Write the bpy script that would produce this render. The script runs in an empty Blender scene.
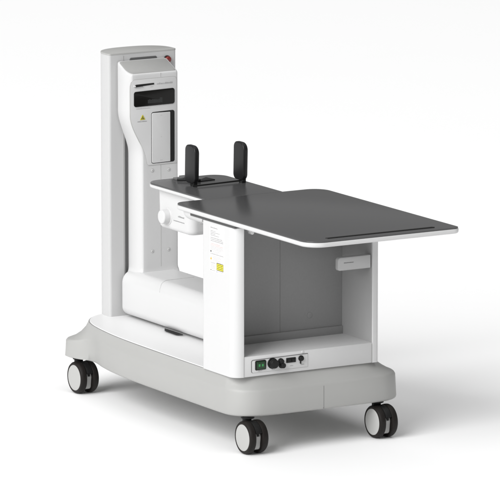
import bpy, bmesh, math, random
from mathutils import Vector, Matrix
random.seed(4)
sc = bpy.context.scene
C = sc.collection
PI = math.pi

# ------------------------------------------------------------------ materials
def mat(name, col, rough=.45, metal=0., spec=.5, noise=0., nscale=40., bump=0., bscale=300., coat=0., emit=None, estr=0.):
    m = bpy.data.materials.new(name); m.use_nodes = True
    nt = m.node_tree; b = nt.nodes['Principled BSDF']
    b.inputs['Roughness'].default_value = rough
    b.inputs['Metallic'].default_value = metal
    b.inputs['Specular IOR Level'].default_value = spec
    b.inputs['Coat Weight'].default_value = coat
    if isinstance(col, (int, float)): col = (col, col, col)
    b.inputs['Base Color'].default_value = (*col, 1)
    tc = nt.nodes.new('ShaderNodeTexCoord')
    if noise > 0:
        n = nt.nodes.new('ShaderNodeTexNoise'); n.inputs['Scale'].default_value = nscale; n.inputs['Detail'].default_value = 5
        nt.links.new(tc.outputs['Object'], n.inputs['Vector'])
        mx = nt.nodes.new('ShaderNodeMixRGB')
        mx.inputs[1].default_value = (*[c * (1 - noise) for c in col], 1)
        mx.inputs[2].default_value = (*[min(1, c * (1 + noise)) for c in col], 1)
        nt.links.new(n.outputs['Fac'], mx.inputs[0]); nt.links.new(mx.outputs[0], b.inputs['Base Color'])
    if bump > 0:
        n2 = nt.nodes.new('ShaderNodeTexNoise'); n2.inputs['Scale'].default_value = bscale; n2.inputs['Detail'].default_value = 3
        nt.links.new(tc.outputs['Object'], n2.inputs['Vector'])
        bp = nt.nodes.new('ShaderNodeBump'); bp.inputs['Strength'].default_value = bump; bp.inputs['Distance'].default_value = .001
        nt.links.new(n2.outputs['Fac'], bp.inputs['Height']); nt.links.new(bp.outputs['Normal'], b.inputs['Normal'])
    if emit:
        b.inputs['Emission Color'].default_value = (*emit, 1); b.inputs['Emission Strength'].default_value = estr
    return m

WHITE = mat('white_paint', (.6, .6, .6), .34, noise=.012, nscale=6, bump=.05, bscale=500)
PANELW = mat('panel_white', (.58, .58, .58), .45, noise=.012, nscale=8, bump=.04, bscale=500)
COLG = mat('column_paint', (.51, .51, .51), .4, noise=.012, nscale=6, bump=.05, bscale=500)
GREY = mat('grey_plastic', (.375, .375, .365), .5, noise=.02, nscale=8, bump=.12, bscale=700)
CAP = mat('grey_cap', (.38, .38, .37), .6, noise=.02, nscale=30, bump=.2, bscale=900)
SEAM = mat('seam_shadow_gap', (.16, .16, .16), .7)
SEAMG = mat('seam_soft_gap', (.36, .36, .35), .7)
CARBON = mat('dark_tabletop', (.07, .07, .071), .22, noise=.06, nscale=90, bump=.06, bscale=600)
BLACK = mat('black_plastic', (.008, .008, .008), .5, spec=.3, noise=.1, nscale=60)
PADM = mat('black_foam_pad', (.009, .009, .0095), .36, spec=.32, noise=.1, nscale=60, bump=.1, bscale=500)
RUBBER = mat('tyre_rubber', (.010, .008, .007), .55, spec=.25, noise=.15, nscale=50, bump=.15, bscale=600)
HUB = mat('hub_grey', (.42, .42, .41), .45, noise=.02, nscale=40)
GLASS = mat('display_glass', (.007, .0065, .006), .2, spec=.22)
DIM = mat('dim_display_segments', (.022, .023, .023), .4, spec=.3)
YEL = mat('warning_yellow', (.50, .45, .03), .5)
YELB = mat('label_yellow', (.85, .75, .05), .5)
INK = mat('grey_ink', (.3, .3, .3), .6)
INKM = mat('mid_ink', (.36, .36, .36), .6)
INKL = mat('pale_ink', (.5, .49, .49), .6)
INKR = mat('reddish_ink', (.62, .45, .43), .6)
INKK = mat('black_ink', (.03, .03, .03), .6)
INKB = mat('blue_ink', (.25, .33, .5), .6)
AMB = mat('amber_ink', (.6, .38, .05), .6)
PAPER = mat('label_paper', (.78, .77, .77), .5)
RED = mat('red_plastic', (.17, .015, .012), .35)
GREEN = mat('green_switch', (.004, .03, .008), .3)
GREENL = mat('green_marks', (.03, .27, .07), .4)
CHROME = mat('polished_metal', (.8, .8, .8), .2, metal=1.)
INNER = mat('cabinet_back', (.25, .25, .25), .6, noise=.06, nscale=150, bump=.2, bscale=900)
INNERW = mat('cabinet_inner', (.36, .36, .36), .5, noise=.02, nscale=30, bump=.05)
SLOT = mat('track_dark', (.1, .1, .1), .6)
FLOORM = mat('white_studio_floor', (.93, .93, .93), .9, spec=.1, noise=.004, nscale=1.5)

# ------------------------------------------------------------------ helpers
WL = {}
def finish(bm, angle=32):
    bmesh.ops.remove_doubles(bm, verts=bm.verts, dist=1e-6)
    bmesh.ops.recalc_face_normals(bm, faces=bm.faces)
def obj(name, bm, mats, parent=None, label=None, angle=32, fin=True):
    if fin: finish(bm)
    xs = [v.co for v in bm.verts]
    lo = Vector((min(v.x for v in xs), min(v.y for v in xs), min(v.z for v in xs)))
    hi = Vector((max(v.x for v in xs), max(v.y for v in xs), max(v.z for v in xs)))
    c = (lo + hi) / 2
    for v in bm.verts: v.co -= c
    me = bpy.data.meshes.new(name); bm.to_mesh(me); bm.free()
    for m in (mats if isinstance(mats, (list, tuple)) else [mats]): me.materials.append(m)
    for p in me.polygons: p.use_smooth = True
    me.set_sharp_from_angle(angle=math.radians(angle))
    o = bpy.data.objects.new(name, me); C.objects.link(o)
    WL[o] = c
    o.location = c - (WL[parent] if parent else Vector((0, 0, 0)))
    if parent: o.parent = parent
    if label: o['label'] = label
    return o
def empty(name, loc, parent=None):
    o = bpy.data.objects.new(name, None); C.objects.link(o); WL[o] = Vector(loc)
    o.empty_display_size = .05
    o.location = WL[o] - (WL[parent] if parent else Vector((0, 0, 0)))
    if parent: o.parent = parent
    return o
def rpoly(pts, seg=10):
    """pts (x, y, r): closed outline with rounded corners"""
    out = []; n = len(pts)
    for i in range(n):
        p0 = Vector(pts[i - 1][:2]); p = Vector(pts[i][:2]); p1 = Vector(pts[(i + 1) % n][:2]); r = pts[i][2]
        if r <= 0: out.append((p.x, p.y)); continue
        a = (p0 - p).normalized(); b = (p1 - p).normalized()
        ang = a.angle(b); t = r / math.tan(ang / 2)
        cdir = (a + b).normalized(); cen = p + cdir * (r / math.sin(ang / 2))
        s = p + a * t - cen; e = p + b * t - cen
        a0 = math.atan2(s.y, s.x); a1 = math.atan2(e.y, e.x); d = a1 - a0
        while d > PI: d -= 2 * PI
        while d < -PI: d += 2 * PI
        for k in range(seg + 1):
            q = a0 + d * k / seg; out.append((cen.x + r * math.cos(q), cen.y + r * math.sin(q)))
    return out
def spline(pts, n=8):
    """closed Catmull-Rom through 2-D points"""
    out = []; m = len(pts)
    for i in range(m):
        p0, p1, p2, p3 = [Vector(pts[(i + k) % m]) for k in (-1, 0, 1, 2)]
        for k in range(n):
            t = k / n
            q = .5 * ((2 * p1) + (p2 - p0) * t + (2 * p0 - 5 * p1 + 4 * p2 - p3) * t * t + (3 * p1 - p0 - 3 * p2 + p3) * t ** 3)
            out.append((q.x, q.y))
    return out
def place(u, v, w, ax):
    # ax 'Z': (u,v)->XY, w->Z ; 'X': (u,v)->YZ, w->X ; 'Y': (u,v)->XZ, w->Y
    return Vector((u, v, w)) if ax == 'Z' else Vector((w, u, v)) if ax == 'X' else Vector((u, w, v))
def prism(bm, outline, w0, w1, ax='Z', b0=0., b1=0., seg=4, mi=0):
    """extrude an outline between w0 and w1; b0/b1 round the edge at each end"""
    n0 = len(bm.faces)
    def offset(d):
        n = len(outline); A = sum(outline[i - 1][0] * outline[i][1] - outline[i][0] * outline[i - 1][1] for i in range(n))
        sg = 1 if A > 0 else -1; res = []
        for i in range(n):
            p0 = Vector(outline[i - 1]); p = Vector(outline[i]); p1 = Vector(outline[(i + 1) % n])
            e0 = p - p0; e1 = p1 - p
            if e0.length < 1e-9: e0 = e1
            if e1.length < 1e-9: e1 = e0
            e0 = e0.normalized(); e1 = e1.normalized()
            n0_ = Vector((-e0.y, e0.x)) * sg; n1_ = Vector((-e1.y, e1.x)) * sg
            m = n0_ + n1_
            m = m.normalized() if m.length > 1e-6 else n0_
            k = max(.35, m.dot(n0_))
            res.append(p + m * (d / k))
        return res
    prof = []
    s0 = 1 if w1 > w0 else -1
    if b0 > 0:
        for k in range(seg + 1):
            a = PI / 2 * k / seg; prof.append((b0 * (1 - math.sin(a)), w0 + s0 * b0 * (1 - math.cos(a))))
    else: prof.append((0, w0))
    if b1 > 0:
        for k in range(seg + 1):
            a = PI / 2 * k / seg; prof.append((b1 * (1 - math.cos(a)), w1 - s0 * b1 * (1 - math.sin(a))))
    else: prof.append((0, w1))
    rings = [[bm.verts.new(place(q.x, q.y, w, ax)) for q in offset(d)] for d, w in prof]
    n = len(outline); fs = []
    for r0, r1 in zip(rings, rings[1:]):
        for i in range(n):
            j = (i + 1) % n; fs.append(bm.faces.new((r0[i], r0[j], r1[j], r1[i])))
    fs.append(bm.faces.new(rings[0][::-1])); fs.append(bm.faces.new(rings[-1]))
    for f in fs: f.material_index = mi
    return bm
def loft(bm, rings, mi=0, cap=True):
    R = [[bm.verts.new(p) for p in r] for r in rings]; n = len(R[0])
    for a, b in zip(R, R[1:]):
        for i in range(n):
            j = (i + 1) % n; bm.faces.new((a[i], a[j], b[j], b[i])).material_index = mi
    if cap:
        bm.faces.new(R[0][::-1]).material_index = mi; bm.faces.new(R[-1]).material_index = mi
def rect(u0, v0, u1, v1, r=0.): return rpoly([(u0, v0, r), (u1, v0, r), (u1, v1, r), (u0, v1, r)], 6 if r else 1)
def box(bm, x0, x1, y0, y1, z0, z1, b=.0015, seg=2, mi=0):
    prism(bm, rect(x0, y0, x1, y1, b), z0, z1, 'Z', b, b, seg, mi); return bm
def disc(cu, cv, r, n=32): return [(cu + r * math.cos(2 * PI * k / n), cv + r * math.sin(2 * PI * k / n)) for k in range(n)]
def tube(bm, pts, r, n=12, mi=0):
    pts = [Vector(p) for p in pts]; rings = []
    for i, p in enumerate(pts):
        t = (pts[min(i + 1, len(pts) - 1)] - pts[max(i - 1, 0)]).normalized()
        a = t.orthogonal().normalized() if i == 0 else (pa - t * pa.dot(t)).normalized()
        pa = a; b = t.cross(a)
        rings.append([p + r * (a * math.cos(2 * PI * k / n) + b * math.sin(2 * PI * k / n)) for k in range(n)])
    loft(bm, rings, mi)
def marks(bm, u0, v0, w, h, ax, off, mi=0, thick=.0004, gap=.35, sign=1, slope=0.):
    """a run of small letter-like dashes too small to read, along u"""
    u = u0
    while u < u0 + w - h * .2:
        L = h * random.uniform(.35, 1.0)
        L = min(L, u0 + w - u)
        hh = h * random.choice((.7, .7, 1., .85)); v = v0
        prism(bm, rect(u, v, u + L, v + hh), off, off + sign * thick, ax, mi=mi)
        u += L + h * random.uniform(.15, gap)

# ------------------------------------------------------------------ world, camera, lamps
w = bpy.data.worlds.new('World'); sc.world = w; w.use_nodes = True
bg = w.node_tree.nodes['Background']; bg.inputs[0].default_value = (1, 1, 1, 1); bg.inputs[1].default_value = .25

yaw, pit, fpx, tx, ty, tz = 1.0391364671948908, 0.17978054026364548, 6000.0, 0.015262565679732654, -0.6511390274642954, 19.26610325449817
ca, sa, cp, sp = math.cos(yaw), math.sin(yaw), math.cos(pit), math.sin(pit)
Rv = Vector((ca, sa, 0)); Fv = Vector((-sa * cp, ca * cp, -sp)); Uv = Vector((-sa * sp, ca * sp, cp))
cam = bpy.data.cameras.new('camera'); co = bpy.data.objects.new('camera', cam); C.objects.link(co)
co.location = -(tx * Rv + ty * Uv + tz * Fv)
co.rotation_euler = Matrix((Rv, Uv, -Fv)).transposed().to_euler()
cam.sensor_width = 36; cam.lens = fpx / 500 * 36; cam.clip_start = .5; cam.clip_end = 500
sc.camera = co

def area(name, loc, target, size, power, col=(1, 1, 1), size_y=None):
    l = bpy.data.lights.new(name, 'AREA'); l.energy = power; l.color = col; l.shape = 'RECTANGLE'
    l.size = size; l.size_y = size_y or size
    o = bpy.data.objects.new(name, l); C.objects.link(o); o.location = loc
    o.rotation_euler = (Vector(target) - Vector(loc)).to_track_quat('-Z', 'Y').to_euler()
    return o
KD = Vector((.34, -.9, .62)).normalized()
area('key_softbox', Vector((-.3, .2, .4)) + KD * 100, (-.3, .2, .4), 72, 130000)
area('overhead_softbox', (0, 0, 80), (0, .001, 0), 100, 28500)

sc.view_settings.view_transform = 'Standard'; sc.view_settings.look = 'None'
sc.view_settings.exposure = 0; sc.view_settings.gamma = 1

# ------------------------------------------------------------------ floor
bm = bmesh.new()
bmesh.ops.create_grid(bm, x_segments=4, y_segments=4, size=120)
fl = obj('floor', bm, FLOORM); fl['kind'] = 'structure'

# ------------------------------------------------------------------ the machine
YC = .2235
root = empty('medical_imaging_table', (-.58, YC, 0))
root['label'] = 'white and grey wheeled scanner with dark tabletop and tall display column on white floor'
root['category'] = 'medical machine'

# --- base skirt, lofted from plan outlines (left half mirrored about YC)
# rear corner bulges over the caster, then a waist, then the long flank
bot = [(-1.215, .16), (-1.213, .06), (-1.208, .0), (-1.195, -.035), (-1.16, -.054), (-1.11, -.046), (-1.065, -.026), (-1.01, -.026),
       (-.93, -.044), (-.82, -.060), (-.66, -.071), (-.45, -.0735), (-.25, -.0735), (-.1, -.072), (-.045, -.066), (-.008, -.044), (.015, -.008), (.023, .04), (.0255, .14)]
mid = [(-1.214, .16), (-1.212, .06), (-1.207, .001), (-1.192, -.033), (-1.157, -.051), (-1.11, -.043), (-1.065, -.026), (-1.01, -.028),
       (-.93, -.046), (-.82, -.062), (-.66, -.073), (-.45, -.0765), (-.25, -.0775), (-.1, -.075), (-.05, -.068), (-.013, -.046), (.012, -.008), (.022, .04), (.0255, .14)]
top = [(-1.205, .17), (-1.200, .13), (-1.185, .085), (-1.165, .05), (-1.135, .022), (-1.10, .0), (-1.06, -.015), (-1.01, -.027),
       (-.93, -.040), (-.82, -.052), (-.66, -.0595), (-.45, -.062), (-.25, -.0625), (-.1, -.061), (-.07, -.054), (-.045, -.035), (-.028, -.002), (-.022, .045), (-.021, .14)]
BZ, MZ, DZ = .121, .203, .245
midz = [.180, .180, .180, .179, .178, .183, .191, .198] + [MZ] * 11
def ring(half, zs, yc, n=5):
    pts3 = [Vector((x, y, z)) for (x, y), z in zip(half, zs)]
    full = pts3 + [Vector((p.x, 2 * yc - p.y, p.z)) for p in reversed(pts3)]
    out = []; m = len(full)
    for i in range(m):
        p0, p1, p2, p3 = [full[(i + k) % m] for k in (-1, 0, 1, 2)]
        for k in range(n):
            t = k / n
            out.append(.5 * ((2 * p1) + (p2 - p0) * t + (2 * p0 - 5 * p1 + 4 * p2 - p3) * t * t + (3 * p1 - p0 - 3 * p2 + p3) * t ** 3))
    return out
rb = ring(bot, [BZ] * 19, .2465); rm = ring(mid, midz, .2445); rt = ring(top, [DZ] * 19, .2195)
cen = Vector((-.58, YC, 0))
def shr(r, d, dz):  # pull a ring inwards a little
    out = []
    for p in r:
        v = Vector((p.x - cen.x, p.y - cen.y, 0)); k = 1 - d / max(v.length, .05)
        out.append(Vector((cen.x + v.x * k, cen.y + v.y * k, p.z + dz)))
    return out
def mixr(a, b, t, tz=None):
    tz = t if tz is None else tz
    out = []
    for p, q in zip(a, b):
        w_ = max(0, min(1, (-1.0 - p.x) / .09)); e = tz * (1 - w_) + w_ * tz ** 1.55   # hollow sweep only at the rear corners
        out.append(Vector((p.x + (q.x - p.x) * t, p.y + (q.y - p.y) * t, p.z + (q.z - p.z) * e)))
    return out
bm = bmesh.new()
loft(bm, [shr(rb, .03, .012), shr(rb, .008, .0), shr(rb, .0045, .0010), shr(rb, .0018, .0034), mixr(rb, rm, .10), mixr(rb, rm, .5), mixr(rb, rm, .95), mixr(rm, rt, .05, .045), mixr(rm, rt, .12, .12), mixr(rm, rt, .34, .27), mixr(rm, rt, .6, .5),
          mixr(rm, rt, .84, .76), mixr(rm, rt, .985, .97), rt, shr(rt, .004, 0), shr(rt, .01, -.01)])
base = obj('base_skirt', bm, GREY, root, label='grey moulded base skirt with bulging caster corners', angle=40)
bm = bmesh.new()   # part line down the front of the skirt
prism(bm, [(YC + .0190, BZ + .003), (YC + .0204, BZ + .003), (YC + .0204, MZ - .004), (YC + .0190, MZ - .004)], .0215, .0262, 'X')
obj('parting_line', bm, SEAM, base)
# --- dark seam and white deck plate
bm = bmesh.new(); loft(bm, [shr(rt, .0035, -.006), shr(rt, .0035, .0007)])
obj('deck_gasket', bm, SEAM, root)
bm = bmesh.new(); loft(bm, [shr(rt, .0052, -.004), shr(rt, .0052, .0022), shr(rt, .0062, .0032)])
deck = obj('deck', bm, mat('deck_white', (.76, .76, .76), .45, noise=.012, nscale=6), root)
DT = DZ + .0032

# --- casters
def caster_at(x, y):
    c = empty('caster', (x, y, 0), root)
    R = .054
    def lathe(prof, yo, mi=0, n=48, bm=None):
        rings = []
        for rr, yy in prof:
            rings.append([Vector((x + rr * math.cos(2 * PI * k / n), yo + yy, R + rr * math.sin(2 * PI * k / n))) for k in range(n)])
        loft(bm, rings, mi)
    for s in (-1, 1):
        yo = y - .0115; 
        # profile from the outer face (-Y side for s=-1) inwards
        bm = bmesh.new()
        pr = [(.0425, .0325), (.0435, .0340), (.0470, .0345), (.0505, .0330), (.0532, .029), (.0540, .0245), (.0540, .0175), (.0530, .0135), (.0500, .0118), (.030, .0118)]
        lathe([(r_, s * y_) for r_, y_ in pr], yo, bm=bm)
        obj('tyre', bm, RUBBER, c)
        bm = bmesh.new()
        pr = [(.0432, .030), (.0432, .0335), (.0424, .0342), (.040, .0345), (.030, .0350), (.012, .0353), (.003, .0353)]
        lathe([(r_, s * y_) for r_, y_ in pr], yo, bm=bm)
        obj('hub_disc', bm, HUB, c)
    # pale centre block between the wheels with a dark notch
    bm = bmesh.new(); yo = y - .0115
    o_ = rpoly([(x - .034, R - .038, .012), (x + .034, R - .038, .014), (x + .040, R + .006, .01), (x + .028, R + .045, .01), (x - .028, R + .045, .01)], 6)
    prism(bm, o_, yo - .0105, yo + .0105, 'Y', .0015, .0015, 2)
    prism(bm, rect(yo - .0035, R + .008, yo + .0035, R + .026), x + .030, x + .0415, 'X', mi=1)
    obj('wheel_fork', bm, [HUB, BLACK], c)
    # black hood wrapping over the top of the wheels
    bm = bmesh.new(); n = 18; ri, ro = .0475, .0525
    arc = [(x + ro * math.cos(a), R + ro * math.sin(a)) for a in [math.radians(22 + 116 * k / n) for k in range(n + 1)]]
    arc += [(x + ri * .62 * math.cos(a), R + ri * .62 * math.sin(a)) for a in [math.radians(138 - 116 * k / n) for k in range(n + 1)]]
    prism(bm, arc, yo - .0112, yo + .0112, 'Y', .001, .001, 2)
    obj('brake_hood', bm, BLACK, c)
    bm = bmesh.new()
    prism(bm, disc(x - .030, yo, .015, 24), R + .040, BZ + .004, 'Z')
    prism(bm, disc(x - .026, yo, .022, 24), BZ - .010, BZ - .003, 'Z', .001, .001)
    obj('swivel_stem', bm, BLACK, c)
    return c
first = caster_at(0, 0)
first['label'] = 'front caster nearest the camera'
def copy_tree(o, parent):
    c = o.copy(); C.objects.link(c); c.parent = parent
    for ch in list(o.children): copy_tree(ch, c)
    return c
for x, y, lb in ((-1.119, 0, 'caster under the column corner'), (0, .488, 'caster below the open cabinet'), (-1.119, .488, 'rear caster behind the base')):
    c = copy_tree(first, root); c.location = Vector((x, y, 0)) - WL[root]; c['label'] = lb

# --- rear column
CF = -1.12; CT = 1.138
HWc = .1300
colo = [(CF, YC - HWc + .010 + 2 * (HWc - .010) * k / 6) for k in range(7)]
for k in range(1, 7): a = PI / 2 * k / 6; colo.append((CF - .010 + .010 * math.cos(a), YC + HWc - .010 + .010 * math.sin(a)))
for k in range(41):
    a = PI * k / 40; q = abs(math.sin(a)) ** .85
    colo.append((CF - .030 - .092 * q, YC + HWc * math.copysign(abs(math.cos(a)) ** .8, math.cos(a))))
for k in range(0, 6): a = PI / 2 * k / 6; colo.append((CF - .010 + .010 * math.sin(a), YC - HWc + .010 - .010 * math.cos(a)))
bm = bmesh.new(); prism(bm, colo, DT - .002, CT, 'Z', 0, 0)
col = obj('rear_column', bm, COLG, root, angle=40)
bm = bmesh.new(); prism(bm, [(CF - .06 + (x - CF + .06) * 1.008, YC + (y - YC) * 1.005) for x, y in colo], CT + .0002, CT + .0055, 'Z', 0, .0015, 2)
obj('column_cap', bm, CAP, col)
bm = bmesh.new()
prism(bm, rect(.153, DT + .10, .163, 1.06), CF - .002, CF + .0018, 'X')
prism(bm, rect(.284, DT + .10, .294, 1.06), CF - .002, CF + .0018, 'X')
obj('track_slot', bm, SLOT, col)
bm = bmesh.new(); prism(bm, rect(.1475, DT + .02, .1485, CT - .004), CF, CF + .0013, 'X')
obj('column_joint', bm, SEAMG, col)
bm = bmesh.new()   # grip recess near the top, partly behind the head; its shadow painted dark
prism(bm, rpoly([(.164, 1.08, .004), (.281, 1.08, .004), (.276, 1.1245, .005), (.174, 1.1245, .006)], 5), CF - .001, CF + .0022, 'X', 0, .001)
obj('grip_recess', bm, mat('recess_shade_grey', (.09, .09, .09), .5), col)
bm = bmesh.new()
prism(bm, disc(.3165, 1.110, .0125, 28), CF, CF + .006, 'X', 0, .001, mi=1)
prism(bm, disc(.3165, 1.1095, .0108, 28), CF + .006, CF + .016, 'X', .001, .005, 5, mi=0)
obj('emergency_button', bm, [RED, BLACK], col)

# --- carriage: head with display, narrowing through an S-curve to the lower post
HF = -1.030; HB = CF + .004
def scurve(z, za, zb, ya, yb):
    t = max(0, min(1, (za - z) / (za - zb))); t = t * t * (3 - 2 * t); return ya + (yb - ya) * t
HL, LL, HR = .1205, .1605, .3115
def ztop(x): return 1.0825 + .038 * max(0, (HF - x) / .088) ** 1.3
def head_ring(yl, d=0., zf=None, shrink=0., zoff=0., a_=.046):
    """plan outline of the carriage: softly rounded near-left front edge, tighter right edge"""
    xf = HF + d * .7 - shrink; yl = yl - d + shrink; yr = HR + min(d, .003) - shrink; xb = HB + shrink + d * .9
    b_ = .0155; pts = []
    pts += [(xb, yl + .012), (xb + .0012, yl + .006), (xb + .004, yl + .002), (xb + .010, yl)]
    for k in range(13):
        t = PI / 2 * k / 12; pts.append((xf - a_ + a_ * math.sin(t), yl + b_ - b_ * math.cos(t)))
    for k in range(1, 8): pts.append((xf, yl + b_ + (yr - .010 - yl - b_) * k / 8))
    for k in range(9):
        t = PI / 2 * k / 8; pts.append((xf - .016 + .016 * math.cos(t), yr - .010 + .010 * math.sin(t)))
    pts += [(xb + .010, yr), (xb + .004, yr - .002), (xb + .0012, yr - .006), (xb, yr - .012)]
    return [Vector((x, y, (ztop(x) + zoff) if zf is None else zf)) for x, y in pts]
rings = []
for k in range(7):
    t = k / 6; rings.append(head_ring(LL, .024 * (1 - math.sin(PI / 2 * t)), .394 + .028 * (1 - math.cos(PI / 2 * t)) - (0 if k else .020)))
for k in range(1, 56):
    z = .424 + (1.060 - .424) * k / 55; rings.append(head_ring(scurve(z, .955, .800, HL, LL), 0, z, a_=.046 - .010 * max(0, min(1, (z - 1.0) / .06))))
for dz, sh in ((-.008, 0), (-.0045, .0004), (-.002, .0014), (-.0005, .003), (0, .0056), (-.006, .0064)): rings.append(head_ring(HL, 0, None, sh, dz, .036))
bm = bmesh.new(); loft(bm, rings)
head = obj('display_carriage', bm, mat('carriage_white', (.58, .58, .58), .38, noise=.012, nscale=6, bump=.05, bscale=500), root, angle=50, label='white display head narrowing through an S-curve to its lower post')
bm = bmesh.new()
prism(bm, rect(.2405, .423, .2413, .7695), HF - .001, HF + .0005, 'X')
obj('post_joint', bm, SEAMG, head)
bm = bmesh.new()
prism(bm, rect(.2405, 1.067, .2413, 1.081), HF - .001, HF + .0005, 'X')
obj('head_joint', bm, SEAMG, head)
# grey pad on the sloping head top
bm = bmesh.new(); loft(bm, [head_ring(HL, 0, None, .0062, -.004, .036), head_ring(HL, 0, None, .0062, .0006, .036), head_ring(HL, 0, None, .0074, .0014, .036)])
obj('top_pad', bm, mat('head_pad_grey', (.32, .32, .313), .6, noise=.03, nscale=60, bump=.2, bscale=900), head)
# front panel with a thin shadow gap round it
def panel_outline(g=0.):
    L = [(scurve(z, .945, .775, .1255, .187) - g, z) for z in [.79 + (1.03 - .79) * k / 30 for k in range(31)]]
    a = [(.194, .7705 - g), (.1885 - g, .776)] + L[1:]
    a += [(.1260 - g, 1.043), (.1300 - g * .7, 1.056 + g * .7), (.140, 1.0635 + g), (.290, 1.0645 + g), (.299 + g * .7, 1.062 + g * .7), (.303 + g, 1.053), (.303 + g, .7705 - g)]
    return a
bm = bmesh.new(); prism(bm, panel_outline(.0011), HF - .004, HF + .0006, 'X'); obj('panel_gap', bm, SEAMG, head)
bm = bmesh.new(); prism(bm, panel_outline(), HF - .004, HF + .0013, 'X', 0, .0006, 2); obj('front_panel', bm, PANELW, head)
FX = HF + .0013
bm = bmesh.new()
prism(bm, rpoly([(.1375, .972, .008), (.2935, .9735, .008), (.2935, 1.0265, .008), (.1375, 1.0235, .008)], 6), HF - .003, FX + .002, 'X', 0, .0008, 2)
# dim block of segments on the dark screen
for k in range(11):
    u = .190 + k * .0051; h = (.012, .0135, .0115, .013, .0125, .012, .0115, .011, .012, .017, .0165)[k]
    prism(bm, rect(u, .9815, u + .0050, .9815 + h), FX + .0015, FX + .0023, 'X', mi=1)
obj('display_screen', bm, [GLASS, DIM], head)
bm = bmesh.new()   # card slot with a bright end
prism(bm, rpoly([(.144, 1.0395, .002), (.215, 1.0435, .001), (.215, 1.0490, .001), (.144, 1.0475, .002)], 4), HF - .003, FX + .0012, 'X', 0, .0004)
prism(bm, disc(.1400, 1.0430, .0042, 16), HF - .003, FX + .004, 'X', 0, .002, mi=1)
tube(bm, [(FX + .002, .142, 1.0385), (FX + .002, .172, 1.0400)], .0012, 8, 1)
obj('card_slot', bm, [BLACK, CHROME], head)
bm = bmesh.new()
marks(bm, .226, 1.0425, .062, .0056, 'X', FX, 0, .0004, .4)
obj('lettering', bm, INKM, head)
bm = bmesh.new(); marks(bm, .146, .9640, .054, .0030, 'X', FX, 0, .0004); obj('caption', bm, INKL, head)
bm = bmesh.new(); marks(bm, .200, 1.0355, .012, .0020, 'X', FX, 0, .0004); obj('caption', bm, INKL, head)
bm = bmesh.new()   # warning triangle with dark trefoil
tri = rpoly([(.1600, .9265, .0016), (.1815, .9275, .0016), (.1706, .9455, .0016)], 4)
prism(bm, tri, FX, FX + .0008, 'X', 0, .0002, 2, 0)
for a in (90, 210, 330):
    c_ = (.1707, .9330); pts = [c_] + [(c_[0] + .0052 * math.cos(math.radians(a + d)), c_[1] + .0052 * math.sin(math.radians(a + d))) for d in (-28, 0, 28)]
    prism(bm, pts, FX + .0005, FX + .0011, 'X', mi=1)
marks(bm, .151, .9205, .037, .0028, 'X', FX, 2, .0004)
obj('warning_sign', bm, [YEL, INKK, INK], head)
# access door in a recess, black gap along its right side
bm = bmesh.new(); prism(bm, rpoly([(.2040, .7755, .007), (.2935, .7765, .007), (.2935, .9520, .008), (.2040, .9500, .008)], 6), HF - .003, FX + .0006, 'X')
obj('door_recess', bm, BLACK, head)
bm = bmesh.new(); prism(bm, rpoly([(.2055, .7772, .006), (.2765, .7785, .002), (.2765, .9465, .002), (.2055, .9475, .006)], 6), HF - .002, FX + .0022, 'X', 0, .0012, 3)
prism(bm, disc(.241, .865, .0016, 12), FX + .0015, FX + .0026, 'X', mi=1)
prism(bm, rect(.237, .9375, .245, .9390), FX + .0015, FX + .0026, 'X', mi=1)
prism(bm, rect(.236, .7850, .246, .7865), FX + .0015, FX + .0026, 'X', mi=1)
door = obj('access_door', bm, [PANELW, INKL], head)
for (yy, zz) in ((.2085, .752), (.272, .7505), (.2075, .4775), (.271, .478)):
    bm = bmesh.new()
    prism(bm, disc(yy, zz, .0062, 24), HF - .001, HF + .0006, 'X', mi=1)
    prism(bm, disc(yy, zz, .0054, 24), HF, HF + .0014, 'X', 0, .0006, 2, mi=0)
    prism(bm, rect(yy - .0018, zz - .0018, yy + .0018, zz + .0018, .0006), HF, HF + .0018, 'X', mi=1)
    obj('screw', bm, [PANELW, SEAMG], head)

# --- lower arm running forward to the cabinet, with a flared collar at the post
AL, AR, AB, AT = .128, .316, .2565, .408
sec = rpoly([(AL, AB, .028), (AR, AB, .028), (AR, AT, .03), (AL, AT, .042)], 10)
bm = bmesh.new(); prism(bm, sec, -1.114, -.222, 'X', .024, 0, 8)
arm = obj('lower_arm', bm, WHITE, root, angle=45)
for (px_, py_) in ((-.93, .285), (-.72, .26)):
    bm = bmesh.new(); prism(bm, disc(px_, py_, .0024, 12), AT - .001, AT + .0006, 'Z'); obj('cover_screw', bm, SEAMG, arm)
bm = bmesh.new()   # joint of the arm cover, folded over the shoulder
def arm_pt(x, u):  # u: 0 at the far edge of the top, 1 down on the near face
    sec_ = [(AR - .04, AT + .0005)] + [(AL + .042 - .0425 * math.sin(PI / 2 * k / 8), AT - .042 + .0425 * math.cos(PI / 2 * k / 8)) for k in range(9)]
    i = min(int(u * 9), 8); f = u * 9 - i; a_, b_ = sec_[i], sec_[i + 1]
    return Vector((x, a_[0] + (b_[0] - a_[0]) * f, a_[1] + (b_[1] - a_[1]) * f))
tube(bm, [arm_pt(-.868 + .010 * math.sin(PI * k / 18) + .05 * max(0, k / 18 - .45), k / 18) for k in range(17)], .0006, 6)
obj('cover_joint', bm, mat('seam_faint', (.5, .5, .5), .6), arm)
bm = bmesh.new()
prism(bm, rpoly([(-.826, .138, .001), (-.800, .123, .004), (-.722, .121, .006), (-.700, .138, .001)], 4), AB - .0045, AB - .0012, 'Z', .0008, .0008, 2)
obj('cable_guide', bm, BLACK, arm)

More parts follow.
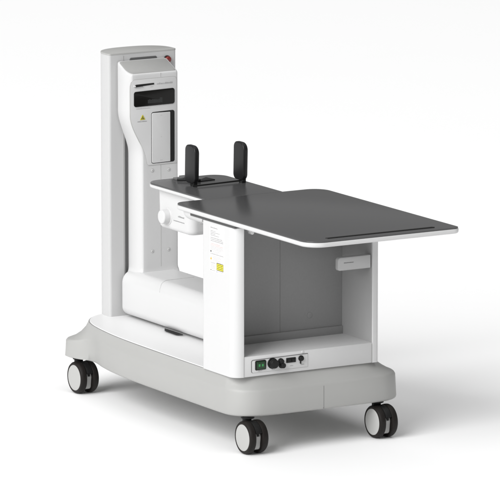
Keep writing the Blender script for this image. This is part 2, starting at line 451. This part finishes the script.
# --- cabinet
XF, XB = -.012, -.226
CTZ = .734
bm = bmesh.new()
lp = rpoly([(XB, -.069, .022), (XF, -.069, .034), (XF, -.031, .003), (XB + .02, -.031, .003), (XB, -.031, .003)], 10)
prism(bm, lp, DT - .001, CTZ, 'Z', 0, .003, 3)
cab = obj('cabinet', bm, WHITE, root, label='white cabinet carrying the tabletop, open at the front')
bm = bmesh.new()
rp = rpoly([(XB, .4495, .003), (XF, .4495, .003), (XF, .475, .012), (XB, .475, .016)], 8)
prism(bm, rp, DT - .001, CTZ, 'Z', 0, .003, 3)
obj('side_panel', bm, WHITE, cab)
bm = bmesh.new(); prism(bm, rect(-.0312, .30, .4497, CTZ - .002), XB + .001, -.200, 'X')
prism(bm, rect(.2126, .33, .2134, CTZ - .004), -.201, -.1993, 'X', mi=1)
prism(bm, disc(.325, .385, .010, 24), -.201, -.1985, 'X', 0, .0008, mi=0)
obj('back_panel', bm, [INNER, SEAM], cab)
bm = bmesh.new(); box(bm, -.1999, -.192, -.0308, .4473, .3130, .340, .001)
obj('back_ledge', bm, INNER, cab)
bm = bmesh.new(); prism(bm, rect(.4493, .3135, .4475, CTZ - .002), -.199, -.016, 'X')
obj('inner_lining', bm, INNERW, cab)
bm = bmesh.new()  # shelf with its front apron
prism(bm, [(-.0312, DT - .001), (.4497, DT - .001), (.4497, .3135), (-.0312, .3135)], XB + .004, XF - .001, 'X', 0, .0015, 2)
obj('shelf', bm, PANELW, cab)
bm = bmesh.new(); prism(bm, rect(.4465, DT, .4473, .31), XF - .003, XF + .0003, 'X'); obj('apron_joint', bm, SEAMG, cab)
bm = bmesh.new()
prism(bm, rpoly([(.322, .560, .008), (.4465, .560, .002), (.4465, .603, .002), (.322, .603, .010)], 6), -.034, -.016, 'X', .001, .003, 3)
marks(bm, .343, .5835, .036, .0032, 'X', -.016, 1, .0005)
prism(bm, rect(.4440, .561, .4447, .602), -.018, -.0155, 'X', mi=1)
obj('pull_out_tray', bm, [mat('tray_plastic', (.42, .42, .42), .5), SEAM], cab)
bm = bmesh.new(); prism(bm, disc(-.002, .716, .006, 16), -.03, XF + .002, 'X', 0, .001); box(bm, -.03, XF, -.012, .004, .718, .7405, .001)
obj('hinge_peg', bm, PANELW, cab)
# printed label on the left side panel
LY = -.069
bm = bmesh.new()
prism(bm, rect(-.166, .575, -.075, .727, .001), LY + .001, LY - .0004, 'Y', mi=0)
LO = LY - .0004
def lm(u, v, w_, h=.0022, mi=1): marks(bm, u, v, w_, h, 'Y', LO, mi, .0003, sign=-1)
x0 = -.1615
lm(x0, .7165, .045, .0032, 1)
for k, w_ in enumerate((.032, .058, .030, .052)): lm(x0, .7065 - .0048 * k, w_, .0020, 1)
for k, w_ in enumerate((.075, .08, .082)): lm(x0, .684 - .0050 * k, w_, .0022, 1)
for k, w_ in enumerate((.06, .079, .078, .082, .07)): lm(x0, .665 - .0046 * k, w_, .0020, 4 if k < 2 else 2)
prism(bm, disc(-.159, .6405, .0032, 14), LO, LO - .0003, 'Y', mi=3)
for k, w_ in enumerate((.05, .04)): lm(-.150, .6415 - .0042 * k, w_, .0016, 2)
lm(x0, .632, .082, .0020, 1)
prism(bm, rpoly([(-.1635, .6130, .001), (-.1530, .6130, .001), (-.15825, .6235, .001)], 3), LO, LO - .0003, 'Y', mi=6)
for k, w_ in enumerate((.048, .052, .036, .05)): lm(-.148, .6250 - .0042 * k, w_, .0016, 2)
lm(x0, .6030, .03, .0016, 1); lm(-.122, .6075, .03, .0016, 2)
for k in range(5): lm(x0, .5985 - .0034 * k, .032, .0015, 2)
prism(bm, rect(-.1235, .5830, -.0800, .6070, .001), LO, LO - .0001, 'Y', mi=3); prism(bm, rect(-.1215, .5850, -.0820, .6050, .001), LO, LO - .0003, 'Y', mi=5)
for k in range(3): marks(bm, -.1195, .6000 - .0058 * k, .0355, .0024, 'Y', LO - .0003, 3, .0003, .3, sign=-1)
for k in range(2): lm(-.122, .5805 - .0028 * k, .04, .0015, 2)
prism(bm, disc(-.159, .5795, .0020, 12), LO, LO - .0003, 'Y', mi=3); lm(-.154, .5785, .02, .0015, 1)
prism(bm, rect(-.1235, .5765, -.1195, .5790), LO, LO - .0003, 'Y', mi=7)
obj('rating_label', bm, [PAPER, INK, INKL, INKK, INKR, YELB, AMB, INKB], cab, label='printed rating label with yellow laser sticker')
# socket panel in the apron
XA = XF - .001
bm = bmesh.new()
prism(bm, rpoly([(-.006, .2585, .006), (.206, .2585, .002), (.206, .3040, .002), (-.006, .3015, .007)], 5), XA - .003, XA + .0006, 'X', mi=1)  # dark backing peeks out at top and left as painted recess shadow
prism(bm, rpoly([(-.0030, .2590, .005), (.2055, .2590, .001), (.2055, .3010, .001), (-.0030, .2990, .005)], 5), XA - .002, XA + .0012, 'X', 0, .0003, 2, mi=0)
for u, wd, v in ((.020, .014, .2625), (.070, .012, .263), (.138, .012, .268), (.178, .014, .268)): marks(bm, u, v, wd, .0022, 'X', XA + .0012, 2, .0003)
panel = obj('socket_panel', bm, [PANELW, SEAM, INK], cab)
XP = XA + .0012
bm = bmesh.new()
prism(bm, rpoly([(.0080, .2665, .004), (.0480, .2670, .004), (.0480, .2985, .005), (.0080, .2980, .005)], 5), XP - .001, XP + .003, 'X', 0, .001, 2, mi=1)
prism(bm, rect(.0120, .2700, .0440, .2950, .002), XP + .002, XP + .0055, 'X', 0, .001, 2, mi=0)
for u in (.0185, .0305): prism(bm, rect(u, .2785, u + .006, .2865), XP + .0052, XP + .0060, 'X', mi=2)
obj('power_switch', bm, [GREEN, BLACK, GREENL], cab)
def socket(y, z, r, L, name='cable_socket'):
    bm = bmesh.new()
    prism(bm, disc(y, z, r * 1.08, 28), XP - .001, XP + .004, 'X', 0, .001)
    prism(bm, disc(y, z, r * .86, 28), XP + .003, XP + L, 'X', 0, .0015)
    prism(bm, disc(y, z, r * .95, 10), XP + .005, XP + L * .72, 'X', .0006, .0006)
    obj(name, bm, BLACK, cab)
socket(.0720, .2840, .0165, .020); socket(.1030, .2875, .0092, .012); socket(.1065, .2745, .0098, .016); socket(.1790, .2895, .0088, .009)
bm = bmesh.new()
prism(bm, rect(.1240, .2795, .1590, .2955, .0015), XP - .001, XP + .003, 'X', 0, .0008)
for u in (.1275, .1435): prism(bm, rect(u, .283, u + .012, .292), XP + .002, XP + .0055, 'X', 0, .0006)
obj('signal_port', bm, BLACK, cab)
bm = bmesh.new(); box(bm, XP - .001, XP + .005, .1755, .1785, .272, .285, .0008); obj('key_tab', bm, BLACK, cab)
bm = bmesh.new(); prism(bm, disc(.186, .3135 - .004, .0045, 16), XA - .006, XA + .002, 'X', 0, .001); obj('catch', bm, PANELW, cab)

# --- tabletop: wide plate and narrow rear leaf, white rim under a thin dark sheet
SZ0, SZ1, TZ = .7425, .7585, .762
def plate(name, o_, z0, z1, label):
    bm = bmesh.new(); prism(bm, o_, z0, z1, 'Z', (z1 - z0) * .42, (z1 - z0) * .25, 6)
    p = obj(name, bm, WHITE, root, label=label)
    return p
wide = rpoly([(-.402, -.073, .042), (.460, -.073, .062), (.460, .489, .026), (-.402, .489, .06)], 14)
tt = plate('tabletop', wide, SZ0, SZ1, 'wide dark-topped plate with white rim')
wide_s = rpoly([(-.401, -.0715, .0405), (.4585, -.0715, .0605), (.4585, .4875, .0245), (-.401, .4875, .0585)], 14)
bm = bmesh.new(); prism(bm, wide_s, SZ1 - .0005, TZ, 'Z', 0, .0012, 3); obj('dark_sheet', bm, CARBON, tt)
bm = bmesh.new()
g = rect(.4055, .014, .4195, .414, .0068)
prism(bm, g, TZ - .001, TZ + .0007, 'Z', 0, .0005, 2)
for d in (0,):
    prism(bm, rect(.4195, .016, .4225, .412, .0012), TZ - .001, TZ + .0022, 'Z', 0, .0009, 3)
obj('edge_groove', bm, BLACK, tt)
# support moulding under the wide plate, behind the cabinet
bm = bmesh.new()
sup = rpoly([(-.397, -.064, .07), (XB - .002, -.064, .004), (XB - .002, .476, .004), (-.397, .476, .07)], 14)
prism(bm, sup, .7125, SZ0 + .001, 'Z', .028, 0, 10)
obj('underside_moulding', bm, WHITE, tt)
bm = bmesh.new(); prism(bm, rect(XB - .075, -.066, XF - .006, .468, .004), CTZ + .0005, SZ0 + .0008, 'Z')  # dark plate standing in for the shaded slit between cabinet and tabletop
obj('dark_gap_plate', bm, mat('gap_shade_dark', (.07, .07, .07), .6), tt)

leaf = rpoly([(-.812, .052, .055), (-.4035, .052, 0), (-.4035, .345, 0), (-.812, .345, .055)], 12)
tl = plate('table_leaf', leaf, .7455, .7570, 'narrow rear leaf of the table beside the column')
leaf_s = rpoly([(-.8105, .0535, .0535), (-.4030, .0535, 0), (-.4030, .3435, 0), (-.8105, .3435, .0535)], 12)
bm = bmesh.new(); prism(bm, leaf_s, .7565, TZ - .0002, 'Z', 0, .0022, 4); obj('dark_sheet', bm, CARBON, tl)

# --- housing under the leaf with its knob
bm = bmesh.new()
hb_ = rpoly([(-.766, .076, .022), (-.545, .076, .03), (-.545, .322, .03), (-.766, .322, .022)], 10)
prism(bm, hb_, .6135, .7465, 'Z', .016, 0, 6)
for v in bm.verts:   # slight draft towards the bottom at the column end
    if v.co.x < -.70: v.co.x += (.742 - v.co.z) * .05
hs = obj('leaf_housing', bm, WHITE, root)
bm = bmesh.new()
marks(bm, -.625, .6665, .040, .0055, 'Y', .0760, 0, .0005, sign=-1); obj('lettering', bm, INK, hs)
bm = bmesh.new(); marks(bm, -.655, .6505, .072, .0030, 'Y', .0760, 0, .0005, sign=-1)
obj('caption', bm, INK, hs)
bm = bmesh.new()
prism(bm, disc(-.694, .659, .0285, 40), .078, .0735, 'Y', 0, .002, 3)
prism(bm, disc(-.694, .659, .0235, 40), .0738, .050, 'Y', 0, .0045, 5)
obj('knob', bm, WHITE, hs)

# --- positioning pads on the leaf
def pad(x0, y, label):
    bm = bmesh.new()
    o_ = rpoly([(x0, .770, .018), (x0 + .068, .770, .022), (x0 + .072, .897, .026), (x0 + .004, .897, .020)], 10)
    prism(bm, o_, y, y + .0185, 'Y', .0035, .007, 5)
    p = obj('positioning_pad', bm, PADM, root, label=label)
    bm = bmesh.new()
    box(bm, x0 + .034, x0 + .058, y + .002, y + .017, TZ, .778, .002)
    prism(bm, disc(x0 + .046, y + .0095, .011, 20), TZ - .0005, TZ + .005, 'Z', 0, .001)
    obj('pad_foot', bm, BLACK, p)
pad(-.690, .137, 'positioning pad nearer the camera side'); pad(-.669, .310, 'positioning pad on the far side')
bm = bmesh.new()
tube(bm, [(-.612, .125, TZ + .0055), (-.628, .315, TZ + .0055)], .0028, 10)
obj('pad_rail', bm, BLACK, tl)
bm = bmesh.new()   # low pointed slider behind the near pad
prism(bm, rpoly([(-.700, .182, .001), (-.709, .266, .002), (-.764, .262, .002)], 4), TZ, TZ + .0025, 'Z', 0, .0008)
tube(bm, [(-.742, .140, TZ + .006), (-.70, .205, TZ + .006)], .004, 8)
obj('slider_pointer', bm, BLACK, tl)
bm = bmesh.new()
box(bm, -.802, -.772, .180, .222, TZ - .0005, TZ + .009, .002); box(bm, -.790, -.765, .150, .176, TZ - .0005, TZ + .007, .002)
obj('slider_stop', bm, mat('smoky_plastic', (.12, .12, .12), .25), tl)
